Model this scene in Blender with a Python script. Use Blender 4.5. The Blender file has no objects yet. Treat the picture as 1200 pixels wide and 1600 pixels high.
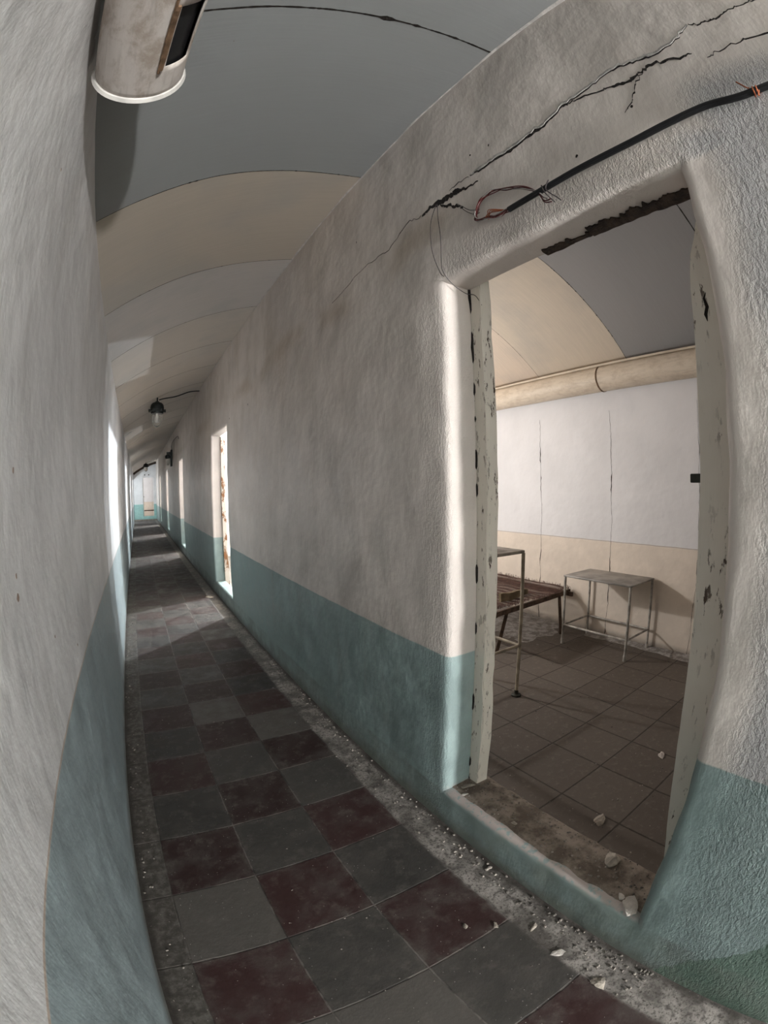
import bpy, bmesh, math, random
from mathutils import Vector, Matrix, noise
random.seed(7)
C = bpy.context.scene.collection
SC = bpy.context.scene

# ------------------------------------------------------------------ camera
cam = bpy.data.cameras.new('camera')
cam.type = 'PANO'
cam.sensor_width = 36.0
cam.sensor_fit = 'AUTO'
cam.clip_start = 0.01
cc = cam
cc.panorama_type = 'FISHEYE_LENS_POLYNOMIAL'
cc.fisheye_fov = math.radians(178)
cc.fisheye_polynomial_k0 = 0.0
cc.fisheye_polynomial_k1 = -6.36963501e-02
cc.fisheye_polynomial_k2 = -9.43975237e-05
cc.fisheye_polynomial_k3 = 2.89990519e-05
cc.fisheye_polynomial_k4 = -9.07713342e-07
co = bpy.data.objects.new('camera', cam); C.objects.link(co)
R_ = Vector((0.85555249, -0.51743469, -0.01706669)); U_ = Vector((0.04278274, 0.03780966, 0.9983687)); F_ = Vector((0.51594532, 0.85488699, -0.05448542))
m = Matrix((R_, U_, -F_)).transposed().to_4x4(); m.translation = (0, 0, 1.5)
co.matrix_world = m
SC.camera = co

# ------------------------------------------------------------------ world, lights, exposure
w = bpy.data.worlds.new('world'); SC.world = w; w.use_nodes = True
w.node_tree.nodes['Background'].inputs[0].default_value = (0.6, 0.7, 0.8, 1)
w.node_tree.nodes['Background'].inputs[1].default_value = 0.05
SC.view_settings.view_transform = 'Standard'; SC.view_settings.look = 'None'
SC.view_settings.gamma = 1; SC.view_settings.use_curve_mapping = False
SC.view_settings.exposure = 0.2
SC.cycles.max_bounces = 10; SC.cycles.diffuse_bounces = 6

def lamp(name, kind, loc, energy, color, size=.1, size_y=None, rot=None):
    l = bpy.data.lights.new(name, kind); l.energy = energy; l.color = color
    if kind == 'AREA':
        l.size = size
        if size_y: l.shape = 'RECTANGLE'; l.size_y = size_y
    else: l.shadow_soft_size = size
    o = bpy.data.objects.new(name, l); o.location = loc
    if rot: o.rotation_euler = rot
    C.objects.link(o); return o
H90 = math.pi / 2
COOL = (0.86, 0.94, 1.0); WHITE = (1.0, 0.98, 0.955)
lamp('corridor_daylight', 'AREA', (0.80, -5.6, 1.45), 60, (0.92, 0.96, 1.0), .36, 1.7, (H90, 0, 0))       # lit doorway behind the camera
lamp('corridor_lamp', 'POINT', (.80, -4.3, 1.3), 1180, (1.0, .99, .985), .09)                             # lamp standing behind the camera
lamp('room_lamp', 'POINT', (1.65, 4.2, 1.75), 110, WHITE, .05)
for k in range(4):                                                                             # a high and a low lamp in each further room
    lamp('room_lamp', 'POINT', (3.1, 7.3 + 5.4 * k, 2.55), 900, COOL, .04)
    lamp('room_lamp', 'POINT', (3.4, 8.6 + 5.4 * k, .9), 215, COOL, .05)
lamp('end_lamp', 'POINT', (-1.1, 24.7, 1.6), 150, COOL, .12)
lamp('far_room_lamp', 'POINT', (-1.2, 29.0, 2.0), 150, WHITE, .15)

# ------------------------------------------------------------------ material helpers
class NT:
    def __init__(s, name):
        s.m = bpy.data.materials.new(name); s.m.use_nodes = True
        s.t = s.m.node_tree; s.b = s.t.nodes['Principled BSDF']
        s.b.inputs['Specular IOR Level'].default_value = .3
    def n(s, ty, **kw):
        x = s.t.nodes.new(ty)
        for k, v in kw.items(): setattr(x, k, v)
        return x
    def put(s, sock, v):
        if isinstance(v, bpy.types.NodeSocket): s.t.links.new(v, sock)
        elif isinstance(v, (tuple, list)):
            v = tuple(v)
            sock.default_value = v if len(v) == len(sock.default_value) else v + (1,)
        else: sock.default_value = v
    def m_(s, op, a, b=0.0, c=0.0):
        x = s.n('ShaderNodeMath', operation=op)
        s.put(x.inputs[0], a); s.put(x.inputs[1], b); s.put(x.inputs[2], c); return x.outputs[0]
    def mix(s, f, a, b, mode='MIX'):
        x = s.n('ShaderNodeMix', data_type='RGBA', blend_type=mode)
        s.put(x.inputs[0], f); s.put(x.inputs[6], a); s.put(x.inputs[7], b); return x.outputs[2]
    def pos(s): return s.n('ShaderNodeNewGeometry').outputs['Position']
    def obj(s): return s.n('ShaderNodeTexCoord').outputs['Object']
    def xyz(s, v):
        x = s.n('ShaderNodeSeparateXYZ'); s.put(x.inputs[0], v); return x.outputs
    def comb(s, a, b, c=0.0):
        x = s.n('ShaderNodeCombineXYZ'); s.put(x.inputs[0], a); s.put(x.inputs[1], b); s.put(x.inputs[2], c); return x.outputs[0]
    def scale(s, v, k):
        x = s.n('ShaderNodeMapping'); s.put(x.inputs[0], v); x.inputs['Scale'].default_value = k; return x.outputs[0]
    def noise(s, v, sc, det=4, rough=.55, dist=0.0):
        x = s.n('ShaderNodeTexNoise'); s.put(x.inputs['Vector'], v); x.inputs['Scale'].default_value = sc
        x.inputs['Detail'].default_value = det; x.inputs['Roughness'].default_value = rough; x.inputs['Distortion'].default_value = dist
        return x.outputs['Fac']
    def vor(s, v, sc, feat='F1'):
        x = s.n('ShaderNodeTexVoronoi', feature=feat); s.put(x.inputs['Vector'], v); x.inputs['Scale'].default_value = sc; return x.outputs['Distance']
    def white(s, v):
        x = s.n('ShaderNodeTexWhiteNoise'); s.put(x.inputs['Vector'], v); return x.outputs['Value']
    def ss(s, v, a, b, lo=0.0, hi=1.0):
        x = s.n('ShaderNodeMapRange', interpolation_type='SMOOTHSTEP'); s.put(x.inputs[0], v)
        x.inputs[1].default_value = a; x.inputs[2].default_value = b; x.inputs[3].default_value = lo; x.inputs[4].default_value = hi
        return x.outputs[0]
    def bump(s, h, strength, dist, prev=None):
        x = s.n('ShaderNodeBump'); x.inputs['Strength'].default_value = strength; x.inputs['Distance'].default_value = dist
        s.put(x.inputs['Height'], h)
        if prev is not None: s.put(x.inputs['Normal'], prev)
        return x.outputs[0]
    def out(s, col, rough=.7, nor=None, metal=0.0):
        s.put(s.b.inputs['Base Color'], col); s.put(s.b.inputs['Roughness'], rough); s.put(s.b.inputs['Metallic'], metal)
        if nor is not None: s.put(s.b.inputs['Normal'], nor)
        return s.m

def paint(name, up, lo, band, rough=.5, coarse=0, stain=0, line=None, strokes=1.0, var=1.0):
    """painted plaster in two colours with a hand-painted border at height band"""
    s = NT(name); P = s.pos(); x, y, z = s.xyz(P)
    n1 = s.noise(P, 2.2, 5); n2 = s.noise(P, 7, 4)
    wob = s.m_('MULTIPLY', s.m_('SUBTRACT', s.noise(P, 4, 3), .5), .012)
    zb = s.m_('ADD', z, wob)
    f = s.ss(zb, band - .004, band + .004)
    u2 = tuple(c * (1 - .14 * var) for c in up); l2 = tuple(c * (1 - .18 * var) for c in lo)
    cu = s.mix(s.ss(n1, .35, .65), u2, up); cl = s.mix(s.ss(n2, .35, .7), l2, lo)
    col = s.mix(f, cl, cu)
    if line:
        g = s.m_('COMPARE', zb, band + .004, .004); col = s.mix(s.m_('MULTIPLY', g, .6), col, line)
    # grime just above the floor, brownish
    gr = s.m_('MULTIPLY', s.ss(s.m_('ADD', z, s.m_('MULTIPLY', n2, -.10)), -.05, .05, 1, 0), .75)
    col = s.mix(gr, col, (.10, .085, .07))
    if stain:
        # water stains: a faint brown band under the ceiling and blotches
        wv = s.m_('ADD', z, s.m_('MULTIPLY', s.noise(P, 1.1, 4), .35))
        b1 = s.m_('MULTIPLY', s.ss(wv, 2.60, 2.72), s.ss(wv, 2.73, 2.86, 1, 0))
        b1 = s.m_('MULTIPLY', b1, s.ss(s.noise(P, 1.7, 4), .42, .62))
        col = s.mix(s.m_('MULTIPLY', b1, stain * .6), col, (.33, .25, .17))
        b2 = s.m_('MULTIPLY', s.ss(s.noise(s.scale(P, (1, 1, .35)), 2.6, 6, .6), .52, .72), s.ss(z, 1.2, 2.6))
        col = s.mix(s.m_('MULTIPLY', b2, stain * .55), col, (.34, .27, .20))
        b3 = s.m_('MULTIPLY', s.ss(s.noise(s.scale(P, (1, 1.6, .18)), 5, 4, .6), .55, .75), stain * .22)
        col = s.mix(b3, col, (.30, .24, .19))
    # tiny dark pits
    pit = s.ss(s.vor(P, 9), .0, .022, 1, 0)
    col = s.mix(s.m_('MULTIPLY', pit, .7), col, (.08, .05, .04))
    # relief: brush strokes, trowel lumps
    st = s.noise(s.scale(P, (1, 1.0, .32)), 95, 3, .6)
    nb = s.bump(st, .28 * strokes, .0025)
    mid = s.noise(P, 22, 4, .55)
    nb = s.bump(mid, .35 * strokes, .0045, nb)
    big = s.noise(P, 3.2, 3)
    nb = s.bump(big, .6, .02, nb)
    if coarse:
        mk = s.ss(s.m_('ADD', y, s.m_('MULTIPLY', s.m_('SUBTRACT', s.noise(P, 3, 2), .5), .12)), .13, .25, 1, 0)
        mk2 = s.m_('MULTIPLY', s.ss(z, 2.30, 2.33), s.ss(s.m_('ADD', z, s.m_('MULTIPLY', s.noise(P, 6, 2), .10)), 2.42, 2.50, 1, 0))
        mk2 = s.m_('MULTIPLY', mk2, s.ss(y, 1.36, 1.1))
        mk3 = s.m_('MULTIPLY', s.m_('MULTIPLY', s.m_('MULTIPLY', s.ss(y, 1.20, 1.32), s.ss(y, 1.34, 1.50, 1, 0)), s.ss(z, 2.3, 2.2)), .45)
        mk = s.m_('MAXIMUM', s.m_('MULTIPLY', mk, s.ss(z, 2.62, 2.5)), s.m_('MAXIMUM', mk2, mk3))
        col = s.mix(s.m_('MULTIPLY', s.m_('MULTIPLY', mk, f), s.ss(y, .35, .20)), col, (.43, .415, .41))
        cn = s.m_('SUBTRACT', s.noise(s.scale(P, (1, 1.25, .6)), 72, 5, .6, .3), .5)
        cn2 = s.m_('SUBTRACT', s.noise(P, 190, 3, .6), .5)
        nb = s.bump(s.m_('MULTIPLY', s.m_('ADD', cn, s.m_('MULTIPLY', cn2, .4)), mk), 1.0, .013, nb)
        # older, darker green paint laid bare low down, with a ragged edge; worn pale lip of the doorway sill
        e_ = s.m_('ADD', s.m_('ADD', z, s.m_('MULTIPLY', y, 1.15)), s.m_('MULTIPLY', s.m_('SUBTRACT', s.noise(P, 9, 5, .65), .5), .16))
        gm = s.m_('MULTIPLY', s.ss(e_, .205, .195), s.ss(y, .30, .20))
        col = s.mix(s.m_('MULTIPLY', gm, .85), col, (.105, .165, .125))
        wl = s.m_('MULTIPLY', s.m_('MULTIPLY', s.ss(z, .168, .182), s.ss(z, .215, .20)), s.m_('MULTIPLY', s.ss(y, .25, .35), s.ss(y, 1.30, 1.24)))
        col = s.mix(s.m_('MULTIPLY', wl, s.ss(s.noise(P, 40, 4), .35, .5)), col, (.40, .345, .32))
        fs = s.m_('MULTIPLY', s.ss(z, .19, .17), s.m_('MULTIPLY', s.ss(n2, .3, .65), .6)); col = s.mix(fs, col, (.16, .18, .155))
    rg = s.ss(n2, .3, .7, rough - .08, rough + .1)
    return s.out(col, rg, nb)

WALLUP = (.62, .56, .515)
M_right = paint('painted_plaster_right', WALLUP, (.265, .34, .33), .833, .42, 1, .7, None, 1.0)
M_left = paint('painted_plaster_left', (.60, .585, .575), (.29, .345, .355), .912, .5, 0, .25, (.35, .22, .12), 1.25)
M_end = paint('painted_plaster_end', (.62, .62, .62), (.28, .46, .43), .90, .5, 0, .1)
M_room = paint('painted_plaster_room', (.66, .655, .665), (.68, .60, .515), .955, .6, 0, .1, (.30, .22, .15), .6, .45)

def simple(name, col, rough=.6, metal=0, var=.25, sc=12, bump=.2, dist=.003, alt=None):
    s = NT(name); P = s.obj(); n = s.noise(P, sc, 5)
    c2 = alt if alt else tuple(c * (1 - var) for c in col)
    return s.out(s.mix(s.ss(n, .35, .65), c2, col), rough, s.bump(s.noise(P, sc * 4, 4), bump, dist), metal)

# ceiling: painted sheet panels, one paint per bay between the seams
def ceiling_mat():
    s = NT('ceiling_paint'); P = s.pos(); x, y, z = s.xyz(P)
    grey = (.25, .257, .254); beige = (.42, .365, .30); warm = (.45, .415, .385); brown = (.47, .42, .365)
    nz = s.noise(P, 1.6, 4)
    room = s.ss(x, 1.10, 1.11)
    def step(a): return s.m_('GREATER_THAN', y, a)
    s1 = s.m_('GREATER_THAN', y, s.m_('ADD', 1.835, s.m_('ADD', s.ss(x, .1, 1.1, 0, .10), s.ss(x, 1.1, 2.6, 0, .08))))
    s2 = s.m_('GREATER_THAN', y, s.m_('ADD', 2.965, s.m_('ADD', s.ss(x, .1, 1.1, 0, .08), s.ss(x, 1.1, 2.6, 0, .055))))
    ccor = s.mix(s1, grey, beige); ccor = s.mix(s2, ccor, warm); ccor = s.mix(step(4.045), ccor, brown)
    crm = s.mix(s1, (.29, .285, .285), (.57, .50, .41)); crm = s.mix(s2, crm, (.60, .51, .42))
    col = s.mix(room, ccor, crm)
    col = s.mix(s.m_('MULTIPLY', s.ss(nz, .45, .7), .28), col, (.28, .29, .29))
    # brush streaks across the vault
    st = s.noise(s.scale(P, (1.2, 26, 1.2)), 3, 4)
    col = s.mix(s.m_('MULTIPLY', s.ss(st, .3, .7), .10), col, (.20, .19, .175))
    pit = s.ss(s.vor(P, 3.1), 0, .012, 1, 0)
    col = s.mix(pit, col, (.12, .05, .03))
    nb = s.bump(st, .12, .003); nb = s.bump(s.noise(P, 2.5, 3), .3, .012, nb)
    return s.out(col, .55, nb)

X0, Y0, TS = -.1343, 1.7215, .3446
def floor_mat():
    s = NT('corridor_cement_tiles'); P = s.pos(); x, y, z = s.xyz(P)
    wx = s.m_('MULTIPLY', s.m_('SUBTRACT', s.noise(P, 3, 2), .5), .010)
    u = s.m_('DIVIDE', s.m_('SUBTRACT', s.m_('ADD', x, wx), X0), TS); v = s.m_('DIVIDE', s.m_('SUBTRACT', s.m_('ADD', y, wx), Y0), TS)
    i = s.m_('FLOOR', u); j = s.m_('FLOOR', v)
    par = s.m_('MODULO', s.m_('ADD', s.m_('ADD', i, j), 100), 2)
    cell = s.comb(i, j, 3.3); h = s.white(cell); h2 = s.white(s.comb(i, j, 9.1))
    red = s.mix(h, (.026, .013, .012), (.042, .019, .018)); gry = s.mix(h, (.030, .028, .026), (.056, .052, .047))
    gry = s.mix(s.m_('GREATER_THAN', h2, .80), gry, (.085, .077, .069))
    isred = s.m_('MULTIPLY', par, s.m_('LESS_THAN', h2, .94))
    col = s.mix(isred, gry, red)
    fu = s.m_('FRACT', u); fv = s.m_('FRACT', v)
    e = s.m_('MINIMUM', s.m_('MINIMUM', fu, s.m_('SUBTRACT', 1, fu)), s.m_('MINIMUM', fv, s.m_('SUBTRACT', 1, fv)))
    en = s.m_('ADD', e, s.m_('MULTIPLY', s.m_('SUBTRACT', s.noise(P, 40, 3), .5), .014))
    grout = s.ss(en, .004, .013, 1, 0)
    worn = s.ss(e, 0, .10, 1, 0)
    dn = s.noise(P, 6, 6, .65); dn2 = s.noise(P, 28, 5, .7)
    dust = s.m_('MULTIPLY', s.m_('ADD', s.ss(dn, .42, .68), s.m_('MULTIPLY', worn, s.ss(dn2, .40, .62))), .5)
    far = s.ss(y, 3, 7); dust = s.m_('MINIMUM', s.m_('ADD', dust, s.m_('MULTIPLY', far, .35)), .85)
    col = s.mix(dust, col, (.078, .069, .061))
    rb = s.ss(s.m_('ADD', x, s.m_('MULTIPLY', s.m_('SUBTRACT', s.noise(P, 9, 4), .5), .05)), .885, .91); grout = s.m_('MULTIPLY', grout, s.m_('SUBTRACT', 1, rb))
    bl = s.noise(P, 13, 5, .7); col = s.mix(s.m_('MULTIPLY', s.ss(bl, .50, .70), .40), col, (.12, .106, .094))
    col = s.mix(s.m_('MULTIPLY', grout, .7), col, s.mix(s.ss(dn, .45, .55), (.035, .032, .03), (.15, .135, .12)))
    # cement borders along both walls
    xb = s.m_('ADD', x, s.m_('MULTIPLY', s.m_('SUBTRACT', s.noise(P, 9, 4), .5), .05))
    lb = s.ss(x, -.130, -.137)
    lat = s.mix(s.ss(dn, .38, .62), (.10, .090, .081), (.30, .275, .25)); lat = s.mix(s.ss(dn2, .45, .68), lat, (.075, .067, .06)); lat = s.mix(s.ss(s.noise(P, 90, 4, .7), .5, .66), lat, (.055, .048, .042))
    col = s.mix(rb, col, lat)
    ldk = s.mix(s.ss(dn2, .4, .7), (.055, .048, .042), (.13, .12, .105)); col = s.mix(lb, col, ldk)
    # grime against the walls
    g = s.m_('MAXIMUM', s.ss(xb, 1.015, 1.045), s.ss(xb, -.222, -.25))
    col = s.mix(s.m_('MULTIPLY', g, .75), col, (.035, .030, .026))
    # white specks of fallen paint
    sp = s.m_('MULTIPLY', s.ss(s.vor(P, 42), .05, .085, 1, 0), s.ss(s.noise(P, 5, 3), .40, .52))
    col = s.mix(sp, col, (.30, .28, .26))
    sp2 = s.ss(s.vor(P, 14), .02, .04, 1, 0); col = s.mix(sp2, col, (.05, .045, .04))
    nb = s.bump(dn2, .4, .004); nb = s.bump(s.m_('MULTIPLY', grout, -1), .5, .004, nb)
    return s.out(col, s.ss(dn, .3, .7, .45, .85), nb)

def floor2_mat():
    s = NT('room_cement_tiles'); P = s.pos(); x, y, z = s.xyz(P)
    u = s.m_('DIVIDE', s.m_('SUBTRACT', x, 2.6723), TS); v = s.m_('DIVIDE', s.m_('SUBTRACT', y, 2.0968), TS)
    i = s.m_('FLOOR', u); j = s.m_('FLOOR', v); h = s.white(s.comb(i, j, 1.7))
    fu = s.m_('FRACT', u); fv = s.m_('FRACT', v)
    e = s.m_('MINIMUM', s.m_('MINIMUM', fu, s.m_('SUBTRACT', 1, fu)), s.m_('MINIMUM', fv, s.m_('SUBTRACT', 1, fv)))
    en = s.m_('ADD', e, s.m_('MULTIPLY', s.m_('SUBTRACT', s.noise(P, 30, 3), .5), .016))
    grout = s.ss(en, .008, .017, 1, 0)
    col = s.mix(h, (.090, .074, .062), (.120, .101, .086))
    dn = s.noise(P, 5, 6, .65); dn2 = s.noise(P, 24, 5, .7)
    col = s.mix(s.m_('MULTIPLY', s.ss(dn, .4, .7), .45), col, (.11, .09, .075))
    col = s.mix(s.m_('MULTIPLY', s.ss(dn2, .5, .8), .5), col, (.24, .205, .17))
    col = s.mix(s.m_('MULTIPLY', grout, .85), col, (.035, .028, .023))
    b = s.ss(s.m_('ADD', x, s.m_('MULTIPLY', s.m_('SUBTRACT', dn, .5), .08)), 1.39, 1.42, 1, 0)
    col = s.mix(b, col, s.mix(s.ss(dn2, .4, .65), (.13, .105, .085), (.34, .29, .24)))
    sp = s.m_('MULTIPLY', s.ss(s.vor(P, 26), .05, .08, 1, 0), s.ss(s.noise(P, 3, 3), .46, .6)); col = s.mix(sp, col, (.40, .36, .31))
    sp2 = s.ss(s.vor(P, 11), .02, .05, 1, 0); col = s.mix(sp2, col, (.04, .034, .03))
    nb = s.bump(dn2, .4, .004); nb = s.bump(s.m_('MULTIPLY', grout, -1), .6, .005, nb)
    return s.out(col, .75, nb)

def dirt_mat(name, a, b, c, sc=9):
    s = NT(name); P = s.pos(); n = s.noise(P, sc, 6, .7); n2 = s.noise(P, sc * 5, 5, .7)
    col = s.mix(s.ss(n, .38, .62), a, b); col = s.mix(s.ss(n2, .55, .72), col, c)
    return s.out(col, .9, s.bump(n2, .6, .008))
M_sill = dirt_mat('dirty_cement', (.12, .095, .075), (.27, .225, .185), (.075, .06, .05))
M_dust = dirt_mat('lime_dust', (.17, .15, .135), (.34, .32, .30), (.08, .07, .06), 14)
M_dark = simple('dark_cavity_dirt_shade', (.020, .015, .012), .95, 0, .5, 30, .8, .01)  # near-black dirt, doubling as painted-in shade inside cracks, holes and gaps
M_rotshade = simple('rotten_wood_shade', (.055, .036, .024), .9, 0, .6, 24, 1, .01, (.018, .012, .009))
M_stain = simple('brown_scuff', (.26, .19, .15), .8, 0, .2)
M_lip = simple('broken_plaster_edge', (.52, .49, .46), .7, 0, .3, 30, .6, .004)
M_chunk = simple('plaster_chunk', (.42, .37, .31), .85, 0, .45, 18, .8, .006)
M_chunkw = simple('white_plaster_chunk', (.62, .57, .52), .8, 0, .3, 18, .8, .006)
M_crumb = simple('plaster_crumbs', (.36, .32, .28), .9, 0, .75, 3.7, .6, .004)
def chipped_paint():
    s = NT('chipped_cream_paint'); P = s.pos()
    n = s.noise(s.scale(P, (1, 1, .28)), 46, 5, .7); k = s.ss(s.noise(P, 3.5, 3), .38, .62)
    chip = s.m_('MULTIPLY', s.ss(n, .575, .61), k)
    col = s.mix(s.noise(P, 6, 3), (.60, .55, .48), (.72, .67, .59)); col = s.mix(chip, col, (.07, .045, .03))
    nb = s.bump(s.noise(s.scale(P, (1, 1, .1)), 90, 3), .3, .003); return s.out(col, .55, s.bump(s.m_('MULTIPLY', chip, -1), .6, .004, nb))
M_frame = chipped_paint()
def rusty_frame():
    s = NT('rust_stained_frame_paint'); P = s.pos()
    n = s.noise(s.scale(P, (1, 1, .5)), 16, 5, .7)
    col = s.mix(s.ss(n, .50, .60), (.60, .55, .48), (.22, .10, .04)); return s.out(col, .7)
M_rframe = rusty_frame()
def duct_mat(name, base, dirt):
    s = NT(name); P = s.pos(); n = s.noise(s.scale(P, (1, .6, 1)), 14, 6, .7, .25)
    col = s.mix(s.ss(n, .42, .66), base, dirt); n2 = s.noise(s.scale(P, (1, .12, 1)), 60, 4)
    col = s.mix(s.m_('MULTIPLY', s.ss(n2, .5, .75), .35), col, tuple(c * .6 for c in dirt))
    return s.out(col, .5, s.bump(n2, .3, .004))
M_duct = duct_mat('whitewashed_duct', (.56, .51, .47), (.36, .30, .25))
M_duct2 = duct_mat('cream_duct_paint', (.60, .52, .42), (.50, .42, .33))
M_white = simple('white_sealant', (.60, .57, .53), .7, 0, .3)
M_rust = simple('rusty_strip', (.20, .12, .07), .8, 0, .6, 20, .7, .004)
M_black = simple('black_rubber', (.012, .012, .013), .45, 0, .3, 8, .1)
M_blackwire = simple('thin_dark_wire', (.045, .035, .035), .5, 0, .3)
M_redwire = simple('red_wire_insulation', (.10, .018, .018), .4, 0, .3)
M_whitewire = simple('white_wire_insulation', (.40, .37, .35), .4, 0, .3)
M_copper = simple('copper_wire', (.42, .13, .06), .4, .6, .3)
M_steelp = simple('grey_painted_steel', (.44, .41, .37), .5, .1, .45, 14, .3, .002)
M_tabletop = simple('worn_steel_sheet', (.33, .31, .285), .42, .25, .4, 7, .3, .002)
M_creamp = simple('cream_painted_steel', (.40, .34, .255), .55, 0, .4, 12, .3, .002)
M_creamtop = simple('stained_tabletop', (.40, .36, .30), .5, 0, .5, 6, .3, .002, (.10, .07, .05))
M_bed = simple('brown_rusted_angle_iron', (.13, .085, .06), .75, .2, .5, 16, .6, .003)
M_net = simple('rusted_spring_wire', (.15, .085, .07), .7, .3, .4, 20, .2)
M_board = simple('weathered_board', (.25, .185, .11), .85, 0, .5, 8, .6, .006)
M_iron = simple('black_cast_iron', (.018, .020, .018), .5, .4, .4, 20, .4)
M_latch = simple('dark_latch_iron', (.06, .06, .05), .5, .6, .4, 30, .4)
M_door = simple('white_door_paint', (.75, .74, .72), .5, 0, .08)
def glass():
    s = NT('lamp_glass'); s.b.inputs['Transmission Weight'].default_value = .85; s.b.inputs['IOR'].default_value = 1.25
    return s.out((.80, .78, .74), .18)
M_glass = glass()

# ------------------------------------------------------------------ mesh helpers
def clean(ob, smooth, angle=35):
    me = ob.data
    if smooth:
        for p in me.polygons: p.use_smooth = True
        me.set_sharp_from_angle(angle=math.radians(angle))
def build(name, bm, mat, parent=None, smooth=True, recalc=True, angle=35):
    if recalc: bmesh.ops.recalc_face_normals(bm, faces=bm.faces)
    if parent is not None:
        q = parent; off = Vector((0, 0, 0))
        while q is not None: off += Vector(q.location); q = q.parent
        bmesh.ops.translate(bm, verts=bm.verts, vec=-off)
    me = bpy.data.meshes.new(name); bm.to_mesh(me); bm.free()
    o = bpy.data.objects.new(name, me); C.objects.link(o)
    for mm in (mat if isinstance(mat, (list, tuple)) else [mat]): me.materials.append(mm)
    if parent is not None: o.parent = parent
    clean(o, smooth, angle); return o
def tag(o, label, cat, group=None, kind=None):
    if label: o['label'] = label
    if cat: o['category'] = cat
    if group: o['group'] = group
    if kind: o['kind'] = kind
    return o
def struct(o, label=None):
    o['kind'] = 'structure'
    if label: o['label'] = label
    return o
def empty(name, loc, label=None, cat=None, group=None, kind=None):
    o = bpy.data.objects.new(name, None); o.empty_display_size = .1; o.location = loc; C.objects.link(o)
    return tag(o, label, cat, group, kind)
def box(bm, a, b, bev=0.0, rot=None, seg=2):
    c = [(a[k] + b[k]) / 2 for k in range(3)]; d = [abs(b[k] - a[k]) for k in range(3)]
    r = bmesh.ops.create_cube(bm, size=1); vs = r['verts']
    bmesh.ops.scale(bm, vec=d, verts=vs)
    if bev: 
        es = list({e for v in vs for e in v.link_edges})
        q = bmesh.ops.bevel(bm, geom=es, offset=bev, segments=seg, affect='EDGES', profile=.5)
        vs = list({v for f in q['faces'] for v in f.verts} | {v for v in vs if v.is_valid})
    if rot is not None: bmesh.ops.rotate(bm, cent=(0, 0, 0), matrix=rot, verts=vs)
    bmesh.ops.translate(bm, vec=c, verts=vs); return vs
def tube(bm, pts, r, sides=8, caps=True):
    pts = [Vector(p) for p in pts]; rs = r if isinstance(r, (list, tuple)) else [r] * len(pts)
    rings = []; up = None
    for k, p in enumerate(pts):
        t = (pts[min(k + 1, len(pts) - 1)] - pts[max(k - 1, 0)]).normalized()
        if up is None: up = Vector((0, 0, 1)) if abs(t.z) < .9 else Vector((1, 0, 0))
        a = t.cross(up).normalized(); b = a.cross(t).normalized(); up = b
        rings.append([bm.verts.new(p + rs[k] * (math.cos(q * 2 * math.pi / sides) * a + math.sin(q * 2 * math.pi / sides) * b)) for q in range(sides)])
    for k in range(len(rings) - 1):
        for q in range(sides):
            bm.faces.new((rings[k][q], rings[k][(q + 1) % sides], rings[k + 1][(q + 1) % sides], rings[k + 1][q]))
    if caps: bm.faces.new(rings[0][::-1]); bm.faces.new(rings[-1])
def lathe(bm, prof, cx, cy, sides=20, axis='z', loc=(0, 0, 0)):
    rings = []
    for r, h in prof:
        ring = []
        for q in range(sides):
            a = 2 * math.pi * q / sides
            if axis == 'z': p = (cx + r * math.cos(a), cy + r * math.sin(a), h)
            else: p = (cx + r * math.cos(a), h, cy + r * math.sin(a))
            ring.append(bm.verts.new(p))
        rings.append(ring)
    for k in range(len(rings) - 1):
        for q in range(sides): bm.faces.new((rings[k][q], rings[k][(q + 1) % sides], rings[k + 1][(q + 1) % sides], rings[k + 1][q]))
    bm.faces.new(rings[0][::-1]); bm.faces.new(rings[-1])
def smoothpath(pts, n=6):
    pts = [Vector(p) for p in pts]; out = []
    for k in range(len(pts) - 1):
        p0 = pts[max(k - 1, 0)]; p1 = pts[k]; p2 = pts[k + 1]; p3 = pts[min(k + 2, len(pts) - 1)]
        for q in range(n):
            t = q / n
            out.append(.5 * ((2 * p1) + (p2 - p0) * t + (2 * p0 - 5 * p1 + 4 * p2 - p3) * t * t + (-p0 + 3 * p1 - 3 * p2 + p3) * t ** 3))
    out.append(pts[-1]); return out
def disp(p):
    """gentle unevenness of hand-trowelled plaster, in metres"""
    return .0055 * noise.noise(Vector(p) * 3.1) + .0028 * noise.noise(Vector(p) * 7.7)

# vault shared by the corridor and the rooms
XV, ZV, RV = 1.85, -.04, 3.41
def vz(x): return math.sqrt(RV * RV - (x - XV) ** 2) + ZV
RX, LX, BX, TH = 1.057, -.257, 3.93, .138
YE = 27.0

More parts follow.
